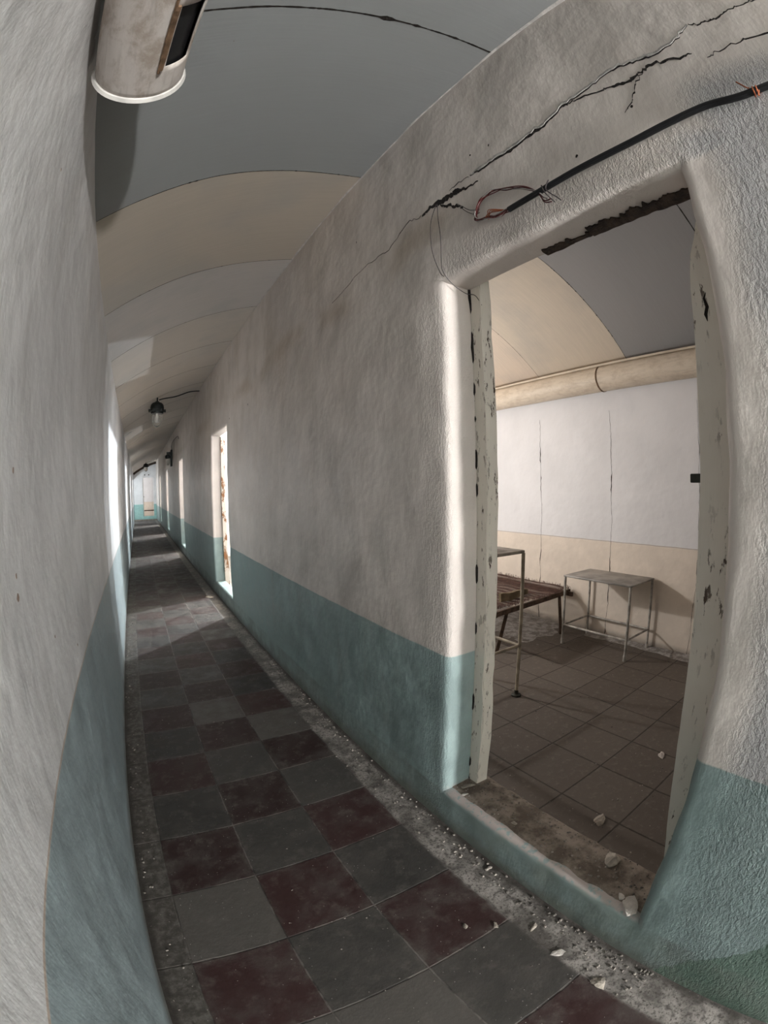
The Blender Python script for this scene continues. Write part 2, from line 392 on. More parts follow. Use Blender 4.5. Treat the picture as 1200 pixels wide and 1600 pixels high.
def wall(name, mapf, u0, u1, ztop, th, openings, mat, near=None, bev=.028, step=.045, side=False):
    bm = bmesh.new()
    us = sorted({u0, u1} | {o[0] for o in openings} | {o[1] for o in openings} | {o[0] - .06 for o in openings} | {o[1] + .06 for o in openings})
    zs = sorted({0.0, ztop} | {o[2] for o in openings} | {o[3] for o in openings} | {max(o[2] - .06, 0) for o in openings} | {o[3] + .06 for o in openings})
    V = {}
    def vt(u, n, z):
        k = (round(u, 4), round(n, 4), round(z, 4))
        if k not in V: V[k] = bm.verts.new(k)
        return V[k]
    def solid(i, j):
        if i < 0 or j < 0 or i >= len(us) - 1 or j >= len(zs) - 1: return False
        a, b = (us[i] + us[i + 1]) / 2, (zs[j] + zs[j + 1]) / 2
        return not any(o[0] < a < o[1] and o[2] < b < o[3] for o in openings)
    for i in range(len(us) - 1):
        for j in range(len(zs) - 1):
            if not solid(i, j): continue
            a, b, c, d = us[i], us[i + 1], zs[j], zs[j + 1]
            bm.faces.new([vt(*q) for q in ((a, 0, c), (b, 0, c), (b, 0, d), (a, 0, d))])
            bm.faces.new([vt(*q) for q in ((a, th, c), (a, th, d), (b, th, d), (b, th, c))])
            if not solid(i - 1, j): bm.faces.new([vt(*q) for q in ((a, 0, c), (a, 0, d), (a, th, d), (a, th, c))])
            if not solid(i + 1, j): bm.faces.new([vt(*q) for q in ((b, 0, c), (b, th, c), (b, th, d), (b, 0, d))])
            if not solid(i, j - 1): bm.faces.new([vt(*q) for q in ((a, 0, c), (a, th, c), (b, th, c), (b, 0, c))])
            if not solid(i, j + 1): bm.faces.new([vt(*q) for q in ((a, 0, d), (b, 0, d), (b, th, d), (a, th, d))])
    bmesh.ops.recalc_face_normals(bm, faces=bm.faces)
    if openings:
        def inop(p):
            return any(o[0] - 1e-4 <= p.x <= o[1] + 1e-4 and o[2] - 1e-4 <= p.z <= o[3] + 1e-4 for o in openings)
        es = [e for e in bm.edges if len(e.link_faces) == 2 and all(abs(v.co.y) < 1e-4 for v in e.verts) and e.calc_face_angle() > 1 and all(inop(v.co) for v in e.verts)]
        bmesh.ops.bevel(bm, geom=es, offset=bev, segments=4, affect='EDGES', profile=.5)
    if near:
        k = near[0]
        while k < near[1]:
            bmesh.ops.bisect_plane(bm, geom=bm.verts[:] + bm.edges[:] + bm.faces[:], plane_co=(k, 0, 0), plane_no=(1, 0, 0)); k += step
        k = step
        while k < ztop:
            bmesh.ops.bisect_plane(bm, geom=bm.verts[:] + bm.edges[:] + bm.faces[:], plane_co=(0, 0, k), plane_no=(0, 0, 1)); k += step
    bmesh.ops.remove_doubles(bm, verts=bm.verts, dist=.004)
    bm.normal_update()
    mv = [(v, v.normal.copy(), Vector(mapf(*v.co))) for v in bm.verts]
    for v, nn, wp in mv:
        amp = disp(wp) * (.4 if mat is M_left else 1) if near and near[0] < v.co.x < near[1] + 20 and abs(v.co.y) < th * .8 and .002 < v.co.z < ztop - .01 else 0
        # lumpier along the rounded corners of the first opening
        if amp and openings:
            o = openings[0] if not near else min(openings, key=lambda q: abs(q[0] - .3))
            de = max(min(abs(v.co.x - o[0]), abs(v.co.x - o[1])), 0)
            dz = max(o[2] - v.co.z, v.co.z - o[3], 0); du = max(o[0] - v.co.x, v.co.x - o[1], 0)
            wv = max(0, 1 - de / .09) * max(0, 1 - dz / .15); amp += .007 * wv * noise.noise(wp * 9)
            dz = min(abs(v.co.z - o[3]), abs(v.co.z - o[2])); wv = max(0, 1 - dz / .07) * max(0, 1 - du / .07); amp += .006 * wv * noise.noise(wp * 14)
        q = v.co + nn * amp
        v.co = mapf(q.x, q.y, q.z)
    o = build(name, bm, mat, None, True, True, 40)
    return struct(o)

# ------------------------------------------------------------------ structure
DOORS = [(.30, 1.28), (5.38, 6.56), (10.80, 11.85), (16.25, 17.35), (21.6, 22.7)]
wall_right = wall('wall_right', lambda u, n, z: Vector((RX + n, u, z)), -6, YE, 3.285, TH,
                  [(a, b, .19, 2.305) for a, b in DOORS], M_right, (-1.0, 3.4))
wall_left = wall('wall_left', lambda u, n, z: Vector((LX - n, u, z)), -6, YE, 2.66, .14,
                 [(24.2, 26.95, .0, 2.3)], M_left, (-.6, 3.6), step=.06)
wall('wall_end', lambda u, n, z: Vector((u, YE + n, z)), LX - .14, BX, 3.30, .14, [(.28, .90, .22, 2.42)], M_end, bev=.015)
def slab(name, a, b, mat, bev=0):
    bm = bmesh.new(); box(bm, a, b, bev); return struct(build(name, bm, mat))
slab('wall_back', (LX - .14, -6.14, 0), (BX, -6.0, 3.3), M_left)
slab('wall_room', (BX, -6.14, 0), (BX + .12, YE + 5, 2.66), M_room)
for y in (-.75, 4.92, 10.25, 15.7, 21.1):
    slab('wall_partition', (RX + TH, y, 0), (BX, y + .1, 3.26 if True else 0), M_room)
# alcove added on the left to hide the end lamp; room beyond the end wall
slab('wall_added_alcove', (-2.1, 23.9, 0), (LX - .14, 24.0, 2.5), M_left); slab('wall_added_alcove', (-2.1, 26.96, 0), (LX - .14, 27.06, 2.5), M_left)
slab('wall_added_alcove', (-2.2, 23.9, 0), (-2.1, 27.0, 2.5), M_left); slab('ceiling_added_alcove', (-2.2, 23.9, 2.5), (LX - .02, 27.0, 2.6), M_white)
slab('wall_far', (-2.0, 31.0, 0), (BX, 31.1, 3.3), M_room); slab('wall_far', (-2.1, YE + .14, 0), (-2.0, 31.1, 3.3), M_room)
slab('ceiling_far', (-2.1, YE + .10, 2.9), (BX, 31.1, 3.0), M_room)

SEAMS = [.848 - 1.07 * k for k in range(6, 0, -1)] + [.848, 1.835, 2.965, 4.045] + [4.06 + 1.07 * k for k in range(1, 22)]
def sst(v, a, b): t = min(max((v - a) / (b - a), 0), 1); return t * t * (3 - 2 * t)
def seam_y(q, x):
    if abs(q - 1.835) < .01: return q + .10 * sst(x, .1, 1.1) + .08 * sst(x, 1.1, 2.6)
    if abs(q - 2.965) < .01: return q + .08 * sst(x, .1, 1.1) + .055 * sst(x, 1.1, 2.6)
    return q
def ceiling():
    bm = bmesh.new()
    ys = [-6 + (YE + 6) * k / 40 for k in range(41)]
    xs = [LX - .14 + (BX + .05 - LX + .14) * i / 140 for i in range(141)]
    rows = [[bm.verts.new((x, y, vz(x))) for x in xs] for y in ys]
    for a in range(len(rows) - 1):
        for i in range(len(xs) - 1): bm.faces.new((rows[a][i], rows[a][i + 1], rows[a + 1][i + 1], rows[a + 1][i]))
    o = build('ceiling', bm, ceiling_mat(), None, True, False, 40)
    sm = o.modifiers.new('thickness', 'SOLIDIFY'); sm.thickness = .05; sm.offset = 1
    struct(o)
    # dirty open joints between the panels
    for q in SEAMS:
        if q > 12: continue
        rnd = random.Random(int(q * 100)); w0 = .0034 if abs(q - .848) < .01 else (.0018 if q < 2 else .0014)
        bm = bmesh.new(); A = []; n = 420 if q < 4.2 else 120
        for k in range(n + 1):
            x = LX + .002 + (BX - LX - .004) * k / n
            if RX < x < RX + TH: x = RX
            y = seam_y(q, x) + .0016 * noise.noise(Vector((x * 9, q, 0))) ; w_ = w0 * (.75 + .5 * rnd.random() + .5 * noise.noise(Vector((x * 21, q * 3, 0))))
            if abs(q - .848) < .01:
                for xb_, ww in ((.55, .009), (.57, .007), (.68, .005), (.86, .004)): w_ += ww * max(0, 1 - abs(x - xb_) / .018)
            elif rnd.random() < .03: w_ += .003
            z = vz(x)
            A.append([bm.verts.new(p_) for p_ in ((x, y - w_, z - .0008), (x, y, z - .0016), (x, y + w_, z - .0008), (x, y, z + .004))])
        for k in range(n):
            for e_ in range(4): bm.faces.new((A[k][e_], A[k][(e_ + 1) % 4], A[k + 1][(e_ + 1) % 4], A[k + 1][e_]))
        build('panel_joint', bm, M_dark, o)
    # pale filler where the vault meets the right wall
    bm = bmesh.new(); A = []
    for k in range(241):
        y = -1.2 + 5.4 * k / 240; r = .006 + .009 * max(0, noise.noise(Vector((y * 4, 0, 2)))) + (.016 * max(0, 1 - abs(y - .45) / .45)) * (.7 + .5 * noise.noise(Vector((y * 9, 1, 1))))
        xx = xr(y, vz(RX) - .004)
        A.append([bm.verts.new(p_) for p_ in ((xx - r, y, vz(xx - r) - .0012), (xx - .001, y, vz(RX) - .003 - r * .3), (xx + .004, y, vz(RX)))])
    for k in range(240):
        for e_ in range(3): bm.faces.new((A[k][e_], A[k][(e_ + 1) % 3], A[k + 1][(e_ + 1) % 3], A[k + 1][e_]))
    build('joint_filler', bm, M_lip, o)
    return o
def xr(y, z): return RX - disp((RX, y, z))
ceil = ceiling()

def floor_mesh(name, x0, x1, y0, y1, mat, fine=None):
    bm = bmesh.new(); box(bm, (x0, y0, -.1), (x1, y1, 0)); return struct(build(name, bm, mat))
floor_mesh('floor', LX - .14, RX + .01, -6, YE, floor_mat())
floor_mesh('floor_room', RX + .01, BX + .1, -6, 31.2, floor2_mat())
floor_mesh('floor_alcove', -2.2, LX - .14, 23.9, 31.2, M_sill)
floor_mesh('floor_far', LX - .14, RX + .01, YE, 31.2, M_sill)

# rough cement on the sill of the near doorway
bm = bmesh.new()
NY, NX = 60, 14
g = {}
for i in range(NX + 1):
    for j in range(NY + 1):
        x = RX + .03 + (.22) * i / NX; y = .285 + (1.01) * j / NY
        z = .196 + .006 * noise.noise(Vector((x * 12, y * 12, 0))) + .003 * noise.noise(Vector((x * 40, y * 40, 3)))
        if i > NX - 3: z -= .004 * (i - NX + 3) ** 2
        if i == 0: z -= .012
        g[i, j] = bm.verts.new((x, y, z))
for i in range(NX):
    for j in range(NY): bm.faces.new((g[i, j], g[i + 1, j], g[i + 1, j + 1], g[i, j + 1]))
sk = [bm.verts.new((v.co.x + (.012 if True else 0), v.co.y, .0)) for v in (g[NX, j] for j in range(NY + 1))]
for j in range(NY): bm.faces.new((g[NX, j], sk[j], sk[j + 1], g[NX, j + 1]))
struct(build('trim_1', bm, M_sill, None, True, True, 60), 'worn cement sill of the near doorway')

# skim of dirt on the far end threshold, and an added dark strip drawing the vault's end edge
bm = bmesh.new(); box(bm, (LX + .002, YE - .45, 0), (RX - .002, YE - .002, .035), .006); struct(build('trim_2', bm, M_sill))
bm = bmesh.new(); tube(bm, [(x, 25.9, vz(x) - .075) for x in [LX + .02 + i * (RX - LX - .04) / 12 for i in range(13)]], .055, 8)
struct(build('trim_3', bm, M_rotshade), 'added dark curved strip marking the end of the vault')
bm = bmesh.new()
for a, b in ((.27, -.0), (.50, 0)): lathe(bm, [(.035, YE - .012), (.035, YE + .005)], a + .14, 2.575, 10, 'y')
struct(build('trim_4', bm, M_latch))

# door frames ------------------------------------------------------
def jamb(parent, ya, yb, z0, z1, mat, side, wob=.004, x0=RX + TH + .002, x1=RX + TH + .062, taper=0):
    bm = bmesh.new(); n = 46
    rings = []
    for k in range(n + 1):
        z = z0 + (z1 - z0) * k / n
        a, b = ya, yb
        if taper:
            pr = [(0, .27), (.19, .295), (.32, .328), (.55, .372), (.80, .400), (1.0, .410), (1.26, .418), (1.7, .414), (2.04, .396), (2.12, .378), (2.20, .34), (2.4, .30)]
            for (za, pa), (zb_, pb) in zip(pr, pr[1:]):
                if za <= z <= zb_: b = pa + (pb - pa) * (z - za) / (zb_ - za)
        if side > 0: b += (wob * .4 if taper else wob) * noise.noise(Vector((0, yb, z * 5)))
        else: a = ya + wob * noise.noise(Vector((1, ya, z * 5)))
        rings.append([bm.verts.new(q) for q in ((x0, a, z), (x0, b, z), (x1, b, z), (x1, a, z))])
    for k in range(n):
        for q in range(4): bm.faces.new((rings[k][q], rings[k][(q + 1) % 4], rings[k + 1][(q + 1) % 4], rings[k + 1][q]))
    bm.faces.new(rings[0][::-1]); bm.faces.new(rings[-1])
    bmesh.ops.bevel(bm, geom=[e for e in bm.edges if abs((e.verts[0].co - e.verts[1].co).normalized().z) > .8], offset=.004, segments=2, affect='EDGES')
    return build('jamb', bm, mat, parent)
for k, (a, b) in enumerate(DOORS):
    f = struct(empty('door_%d' % (k + 1), (RX + TH + .03, (a + b) / 2, .19)), 'chipped cream wooden frame of the near doorway' if k == 0 else 'cream wooden frame in a doorway further along the corridor')
    if k == 0:
        jamb(f, a - .03, a + .113, .0, 2.22, M_frame, 1, .010, taper=.13)
        jamb(f, b - .056, b + .06, .15, 2.34, M_frame, -1, .010)
        bm = bmesh.new(); box(bm, (RX + TH + .018, a + .105, 1.508), (RX + TH + .045, a + .150, 1.532), .003); box(bm, (RX + TH + .012, a + .109, 1.44), (RX + TH + .052, a + .1145, 1.60), .001)
        lt = build('latch', bm, M_latch, f); lt['label'] = 'dark iron latch bolt'
        # gouge in the wood
        bm = bmesh.new(); pts = [(.352, 2.005), (.360, 1.99), (.356, 1.965), (.362, 1.945), (.360, 1.925)]
        for w_, (y, z) in zip((.001, .005, .009, .007, .001), pts): pass
        L = [bm.verts.new((RX + TH + .0005, y - w_, z)) for w_, (y, z) in zip((.0005, .003, .006, .005, .0005), pts)]
        Rr = [bm.verts.new((RX + TH + .0005, y + w_, z)) for w_, (y, z) in zip((.0005, .003, .004, .005, .0005), pts)]
        L2 = [bm.verts.new(v.co + Vector((.004, 0, 0))) for v in L]; R2 = [bm.verts.new(v.co + Vector((.004, 0, 0))) for v in Rr]
        for q in range(4):
            bm.faces.new((L[q], L[q + 1], Rr[q + 1], Rr[q])); bm.faces.new((L2[q], L2[q + 1], R2[q + 1], R2[q]))
            bm.faces.new((L[q], L[q + 1], L2[q + 1], L2[q])); bm.faces.new((Rr[q], Rr[q + 1], R2[q + 1], R2[q]))
        build('gouge', bm, M_dark, f)
    else:
        jamb(f, a - .02, a + .045, .0, 2.30, M_rframe, 1); jamb(f, b - .045, b + .02, .0, 2.30, M_rframe, -1)
bm = bmesh.new(); box(bm, (.28, YE + .20, .22), (.50, YE + .62, 2.30), .004)
bmesh.ops.scale(bm, verts=bm.verts, vec=(.2, 1, 1), space=Matrix.Translation((-.28, 0, 0)))
d = struct(empty('door_6', (.30, YE + .4, .0)), 'open white door leaf in the end doorway'); build('door_leaf', bm, M_door, d)
bm = bmesh.new(); box(bm, (.323, YE + .52, 1.30), (.36, YE + .58, 1.36), .004); build('door_handle', bm, M_latch, d)

# cracks, flaking edges --------------------------------------------
def xr(y, z): return RX - disp((RX, y, z))
def jitter(path, n=7, amp=.006, seed=0):
    rnd = random.Random(seed); out = []
    for k in range(len(path) - 1):
        (y0, z0, w0), (y1, z1, w1) = path[k], path[k + 1]
        for q in range(n):
            t = q / n; out.append((y0 + (y1 - y0) * t + rnd.uniform(-amp, amp), z0 + (z1 - z0) * t + rnd.uniform(-amp, amp), (w0 + (w1 - w0) * t) * rnd.uniform(.6, 1.4)))
    out.append(path[-1]); return out
def crack(path, parent=None, surf=xr, lift=.0012, lip=0.0, n=7, amp=.006, seed=0, name='crack', sgn=1):
    """a thin dark break following the plaster; lip adds the raised broken edge above it"""
    P = jitter(path, n, amp, seed)
    bm = bmesh.new(); T = []; B = []; D = []
    for y, z, w_ in P:
        x = surf(y, z) - sgn * lift
        T.append(bm.verts.new((x, y, z + w_))); B.append(bm.verts.new((x, y, z - w_))); D.append(bm.verts.new((x + sgn * .006, y, z)))
    for k in range(len(P) - 1):
        bm.faces.new((T[k], T[k + 1], B[k + 1], B[k])); bm.faces.new((T[k], D[k], D[k + 1], T[k + 1])); bm.faces.new((B[k], B[k + 1], D[k + 1], D[k]))
    o = build(name, bm, M_dark, parent)
    if lip:
        bm = bmesh.new(); A = []; rnd = random.Random(seed + 5)
        for k, (y, z, w_) in enumerate(P):
            x = surf(y, z); h = lip * min(1, k / 4, (len(P) - 1 - k) / 4) * rnd.uniform(.6, 1.2); lw = .010 + 2 * h
            A.append([bm.verts.new(q) for q in ((x + .001, y, z + w_ * .6 + lw), (x - h - .001, y, z + w_ * .6 + lw * .3), (x - h * .8 - .001, y, z + w_ * .6), (x + .003, y, z + w_ * .6))])
        for k in range(len(P) - 1):
            for q in range(4): bm.faces.new((A[k][q], A[k][(q + 1) % 4], A[k + 1][(q + 1) % 4], A[k + 1][q]))
        build('plaster_edge', bm, M_lip, parent)
    return o
W = wall_right
crack([(-.20, 2.80, .001), (-.138, 2.791, .003), (-.07, 2.785, .002), (-.005, 2.770, .004), (.045, 2.775, .003), (.086, 2.797, .002)], W, seed=1)
crack([(.086, 2.797, .001), (.14, 2.755, .003), (.222, 2.727, .003), (.30, 2.745, .004), (.38, 2.761, .004), (.49, 2.747, .003), (.60, 2.733, .004), (.693, 2.702, .007), (.79, 2.695, .009), (.88, 2.686, .008), (.98, 2.69, .006), (1.071, 2.697, .003)], W, lip=.0035, seed=2, amp=.0045)
crack([(.13, 2.668, .002), (.157, 2.669, .004), (.255, 2.700, .006), (.30, 2.69, .005), (.344, 2.681, .007), (.40, 2.69, .005), (.448, 2.705, .003), (.547, 2.727, .003), (.602, 2.727, .002)], W, seed=3)
crack([(.30, 2.69, .001), (.335, 2.65, .003), (.36, 2.60, .003), (.40, 2.565, .001)], W, seed=4)
crack([(1.389, 2.675, .004), (1.33, 2.69, .011), (1.254, 2.677, .016), (1.19, 2.672, .014), (1.152, 2.672, .012), (1.10, 2.650, .006), (1.03, 2.645, .002)], W, lip=0, seed=5, amp=.0032)
crack([(1.26, 2.66, .005), (1.21, 2.63, .007), (1.15, 2.59, .006), (1.13, 2.58, .002)], W, seed=6)
crack([(1.08, 2.70, .001), (1.14, 2.705, .002), (1.20, 2.70, .001)], W, seed=7, n=4)
crack([(1.40, 2.68, .001), (1.50, 2.71, .0018), (1.66, 2.64, .0014), (1.9, 2.66, .001), (2.3, 2.60, .001)], W, seed=8)
crack([(-.35, 2.60, .001), (-.2, 2.64, .003), (-.05, 2.65, .003), (.04, 2.64, .002), (.09, 2.63, .001)], W, seed=9)
0 and crack([(.36, 2.435, .0008), (.5, 2.425, .0016), (.7, 2.40, .002), (.83, 2.375, .002), (.93, 2.40, .001)], W, seed=12, n=6)
# little holes
def xl(y, z): return LX + .4 * disp((LX, y, z))
def hole(y, z, r, parent=W, surf=xr, s=1, mat=M_dark):
    bm = bmesh.new(); rnd = random.Random(int(abs(y) * 991 + z * 77)); c = bm.verts.new((surf(y, z) + s * .003, y, z))
    ring = [bm.verts.new((surf(y, z) - s * .001, y + r * rnd.uniform(.6, 1.1) * math.cos(a), z + r * rnd.uniform(.6, 1.3) * math.sin(a))) for a in [q * .785 for q in range(8)]]
    for q in range(8): bm.faces.new((c, ring[q], ring[(q + 1) % 8]))
    bm.faces.new(ring[::-1]); build('hole' if mat is M_dark else 'stain', bm, mat, parent)
hole(.372, 2.575, .006); hole(.955, 2.78, .005); hole(1.06, 2.80, .005); hole(.60, 2.5, .006); hole(2.0, 2.86, .006)
for y, z in ((3.95, 2.45), (4.3, 2.35), (5.2, 2.35)): hole(y, z, .012)

for y, z, r in ((.927, 1.354, .006), (.921, 1.312, .010), (.951, 1.555, .007), (1.6, 1.0, .005), (1.227, 1.143, .005), (.988, 2.263, .005)): hole(y, z, r, wall_left, xl, -1, M_stain)

# joints of the prefabricated back wall panels
def xb(y, z): return BX
for y, s_ in ((3.155, 21), (2.265, 22), (1.37, 23)):
    pa = [(z, y + random.Random(s_ + int(z * 9)).uniform(-.010, .010), (.0030 if (z * 7) % 2 < .7 else .0009) * (1.0 if s_ < 23 else .5)) for z in [.02 + .16 * q for q in range(15)]]
    bm = bmesh.new(); T = []
    rnd = random.Random(s_)
    PP = []
    for k in range(len(pa) - 1):
        for q in range(5):
            t = q / 5; PP.append((pa[k][0] + (pa[k + 1][0] - pa[k][0]) * t, pa[k][1] + (pa[k + 1][1] - pa[k][1]) * t + rnd.uniform(-.004, .004), pa[k][2] * rnd.uniform(.4, 1.8)))
    for z, yy, w_ in PP:
        T.append([bm.verts.new(q) for q in ((BX - .0015, yy - w_, z), (BX - .0015, yy + w_, z), (BX + .003, yy, z))])
    for k in range(len(T) - 1):
        for q in range(3): bm.faces.new((T[k][q], T[k][(q + 1) % 3], T[k + 1][(q + 1) % 3], T[k + 1][q]))
    o = build('crack', bm, M_dark, bpy.data.objects['wall_room'])

# dark strips painting shade: ragged void along the rotten lintel, gap beside the left jamb
bm = bmesh.new(); rnd = random.Random(4); A = []
for k in range(181):
    y = .30 + .98 * k / 180; big = 1.0 if k < 70 else (.25 if k < 84 else (.7 if k < 106 else .02))
    if k in (71, 72, 105): big = .5
    n1 = noise.noise(Vector((y * 17, 1, 0))); n2 = noise.noise(Vector((y * 23, 7, 2)))
    n3 = noise.noise(Vector((y * 70, 4, 1))); x0 = RX + TH - .002 - .040 * big * (1 + .8 * n1 + .5 * n3); x1 = RX + TH + .004; z0 = 2.303 - .004 if big > .05 else 2.318; z1 = 2.345
    A.append([bm.verts.new(q) for q in ((x0, y, z0 + .002 * n2), (x1, y, z0 - .006 * big * (1 + n2)), (x1, y, z1), (x0 + .006, y, z1 - .02))])
for k in range(180):
    for q in range(4): bm.faces.new((A[k][q], A[k][(q + 1) % 4], A[k + 1][(q + 1) % 4], A[k + 1][q]))
build('rotten_edge_shade', bm, M_rotshade, W)
bm = bmesh.new(); A = []
for k in range(81):
    z = .20 + 2.12 * k / 80; n1 = noise.noise(Vector((z * 9, 3, 1))); n2 = noise.noise(Vector((z * 27, 8, 1)))
    ww = max(.0006, .0105 * (n1 + .5 * n2 + (.25 if z > 1.85 else 0)))
    yo = 1.275 + .002 * n2 if ww > .0016 else 1.288
    A.append([bm.verts.new(q) for q in ((RX + TH - ww, yo, z), (RX + TH + .0015, yo - .002, z), (RX + TH + .0015, 1.292, z), (RX + TH - ww, 1.292, z))])
for k in range(80):
    for q in range(4): bm.faces.new((A[k][q], A[k][(q + 1) % 4], A[k + 1][(q + 1) % 4], A[k + 1][q]))
build('frame_gap_shade', bm, M_dark, W)

# ------------------------------------------------------------------ ducts
def duct(name, cx, cz, r, y0, y1, mat, label, hole_=None, sides=48, step=.03):
    e = empty(name, (cx, (y0 + y1) / 2, cz - r), label, 'duct'); bm = bmesh.new()
    n = max(2, int((y1 - y0) / step)); ys = [y0 + (y1 - y0) * k / n for k in range(n + 1)]; rings = []
    for y in ys: rings.append([bm.verts.new((cx + (r + .0012 * noise.noise(Vector((q * .5, y * 6, 0)))) * math.cos(2 * math.pi * q / sides), y, cz + r * math.sin(2 * math.pi * q / sides))) for q in range(sides)])
    for k in range(n):
        for q in range(sides):
            am = math.degrees(2 * math.pi * (q + .5) / sides); am = am - 360 if am > 180 else am; ym = (ys[k] + ys[k + 1]) / 2
            if hole_ and hole_[0] < am < hole_[1] and hole_[2] < ym < hole_[3]: continue
            bm.faces.new((rings[k][q], rings[k][(q + 1) % sides], rings[k + 1][(q + 1) % sides], rings[k + 1][q]))
    o = build('pipe', bm, mat, e); md = o.modifiers.new('t', 'SOLIDIFY'); md.thickness = .003; md.offset = -1
    return e
D1 = duct('ventilation_duct', -.128, 2.525, .110, -5.6, .885, M_duct, 'whitewashed round duct with a black slot, hanging above the left wall', (-56, -18, .60, .78), step=.02)
bm = bmesh.new(); lathe(bm, [(.108, .878), (.114, .880), (.119, .889), (.108, .891)], -.128, 2.525, 48, 'y'); o = build('rim', bm, M_white, D1); o['label'] = 'white sealed end rim'
def arc(ang, r, y, cx=-.128, cz=2.525): a = math.radians(ang); return (cx + r * math.cos(a), y, cz + r * math.sin(a))
bm = bmesh.new(); tube(bm, [arc(-60, .112, y) for y in (-1.0, 0, .3, .6, .80)], .0035, 5); build('seam_strip', bm, M_rust, D1)
bm = bmesh.new(); tube(bm, [arc(-58, .111, .79), arc(-57, .111, .74), arc(-57, .111, .68), arc(-57, .111, .60)], .006, 6); build('slot_edge', bm, M_rust, D1)
bm = bmesh.new(); lathe(bm, [(.098, -5.5), (.098, .84)], -.128, 2.525, 32, 'y'); build('slot_shade_lining', bm, M_black, D1)  # black liner added so the inside of the slot looks dark
D2 = duct('ventilation_duct', 3.795, 2.515, .122, -.64, 4.90, M_duct2, 'long cream painted duct along the top of the room wall', None, step=.3)
bm = bmesh.new(); lathe(bm, [(.120, 2.235), (.1265, 2.237), (.1265, 2.250), (.120, 2.252)], 3.795, 2.515, 48, 'y'); build('joint_ring', bm, M_rust, D2)
bm = bmesh.new(); box(bm, (3.775, -.62, 2.640), (3.925, 4.88, 2.652), .003); box(bm, (3.71, -.62, 2.622), (3.735, 4.88, 2.640), .003); build('batten', bm, M_duct2, D2)

# ------------------------------------------------------------------ corridor lamps
def hanging_lamp(x, y, ztop, h, label, k=1.0, cable=None):
    e = empty('bulkhead_lamp', (x, y, ztop - h), label, 'lamp', None)
    z = lambda f: ztop - h * f
    r = .115 * k
    bm = bmesh.new(); lathe(bm, [(.012, z(0)), (.012, z(.12)), (.03 * k, z(.13)), (.035 * k, z(.17))], x, y, 12); build('hanger', bm, M_iron, e)
    bm = bmesh.new(); lathe(bm, [(.03 * k, z(.15)), (r * .62, z(.18)), (r * .86, z(.24)), (r * .95, z(.33)), (r * .95, z(.42)), (r * 1.12, z(.435)), (r * 1.12, z(.475)), (r * .9, z(.49)), (r * .85, z(.55))], x, y, 20)
    for q in range(6):
        a = q * math.pi / 3; cx, cy = x + r * 1.08 * math.cos(a), y + r * 1.08 * math.sin(a); box(bm, (cx - .014, cy - .014, z(.50)), (cx + .014, cy + .014, z(.40)), .003)
    build('housing', bm, M_iron, e)
    bm = bmesh.new(); lathe(bm, [(r * .72, z(.53)), (r * .74, z(.70)), (r * .66, z(.86)), (r * .42, z(.96)), (r * .12, z(1.0))], x, y, 20); build('glass_jar', bm, M_glass, e)
    bm = bmesh.new()
    lathe(bm, [(.015, z(.53)), (.018, z(.60)), (.030 * k, z(.68)), (.036 * k, z(.76)), (.024 * k, z(.84)), (.004, z(.86))], x, y, 12); build('bulb', bm, M_white, e)
    if cable:
        bm = bmesh.new(); tube(bm, smoothpath(cable, 5), .010, 6); tag(build('cable', bm, M_black), None, None); 
        o = bpy.context.scene.collection.objects[-1]; return e, o
    return e, None
e, cbl = hanging_lamp(.305, 7.30, vz(.305) - .0, .465, 'nearest dark hanging lamp with a glass jar under the corridor vault', 1.0,
    [(.335, 7.32, vz(.335) - .045), (.42, 7.38, vz(.42) - .05), (.62, 7.5, vz(.62) - .07), (.85, 7.6, vz(.85) - .045), (1.035, 7.75, vz(1.03) - .04)])
tag(cbl, 'black cable drooping from the nearest hanging lamp to the right wall', 'cable')
e, cbl = hanging_lamp(.42, 23.2, vz(.42), .47, 'farthest hanging lamp, small and dark in front of the bright end wall', 1.15,
    [(.46, 23.22, vz(.46) - .04), (.65, 23.3, vz(.65) - .06), (1.03, 23.5, vz(1.03) - .04)])
tag(cbl, 'short black cable beside the farthest hanging lamp', 'cable')
e = empty('wall_lamp', (RX, 14.1, 2.28), 'dark bracket lamp fixed high on the right wall between two doorways', 'lamp')
bm = bmesh.new(); box(bm, (RX - .05, 13.95, 2.30), (RX - .004, 14.25, 2.80), .01); box(bm, (RX - .17, 14.05, 2.66), (RX - .04, 14.15, 2.74), .01); build('bracket', bm, M_iron, e)
bm = bmesh.new(); lathe(bm, [(.05, 2.66), (.085, 2.62), (.085, 2.55), (.06, 2.54)], RX - .13, 14.1, 14); build('housing', bm, M_iron, e)
bm = bmesh.new(); lathe(bm, [(.055, 2.54), (.055, 2.42), (.03, 2.34), (.005, 2.33)], RX - .13, 14.1, 14); build('glass_jar', bm, M_glass, e)
bm = bmesh.new(); tube(bm, smoothpath([(RX - .018, 14.1, 2.80), (RX - .018, 14.05, 2.95), (RX - .018, 13.2, 3.0), (RX - .018, 11.9, 2.95), (RX - .018, 11.6, 2.85)], 5), .007, 5); tag(build('cable', bm, M_black), 'thin dark cable above the bracket lamp on the right wall', 'cable')

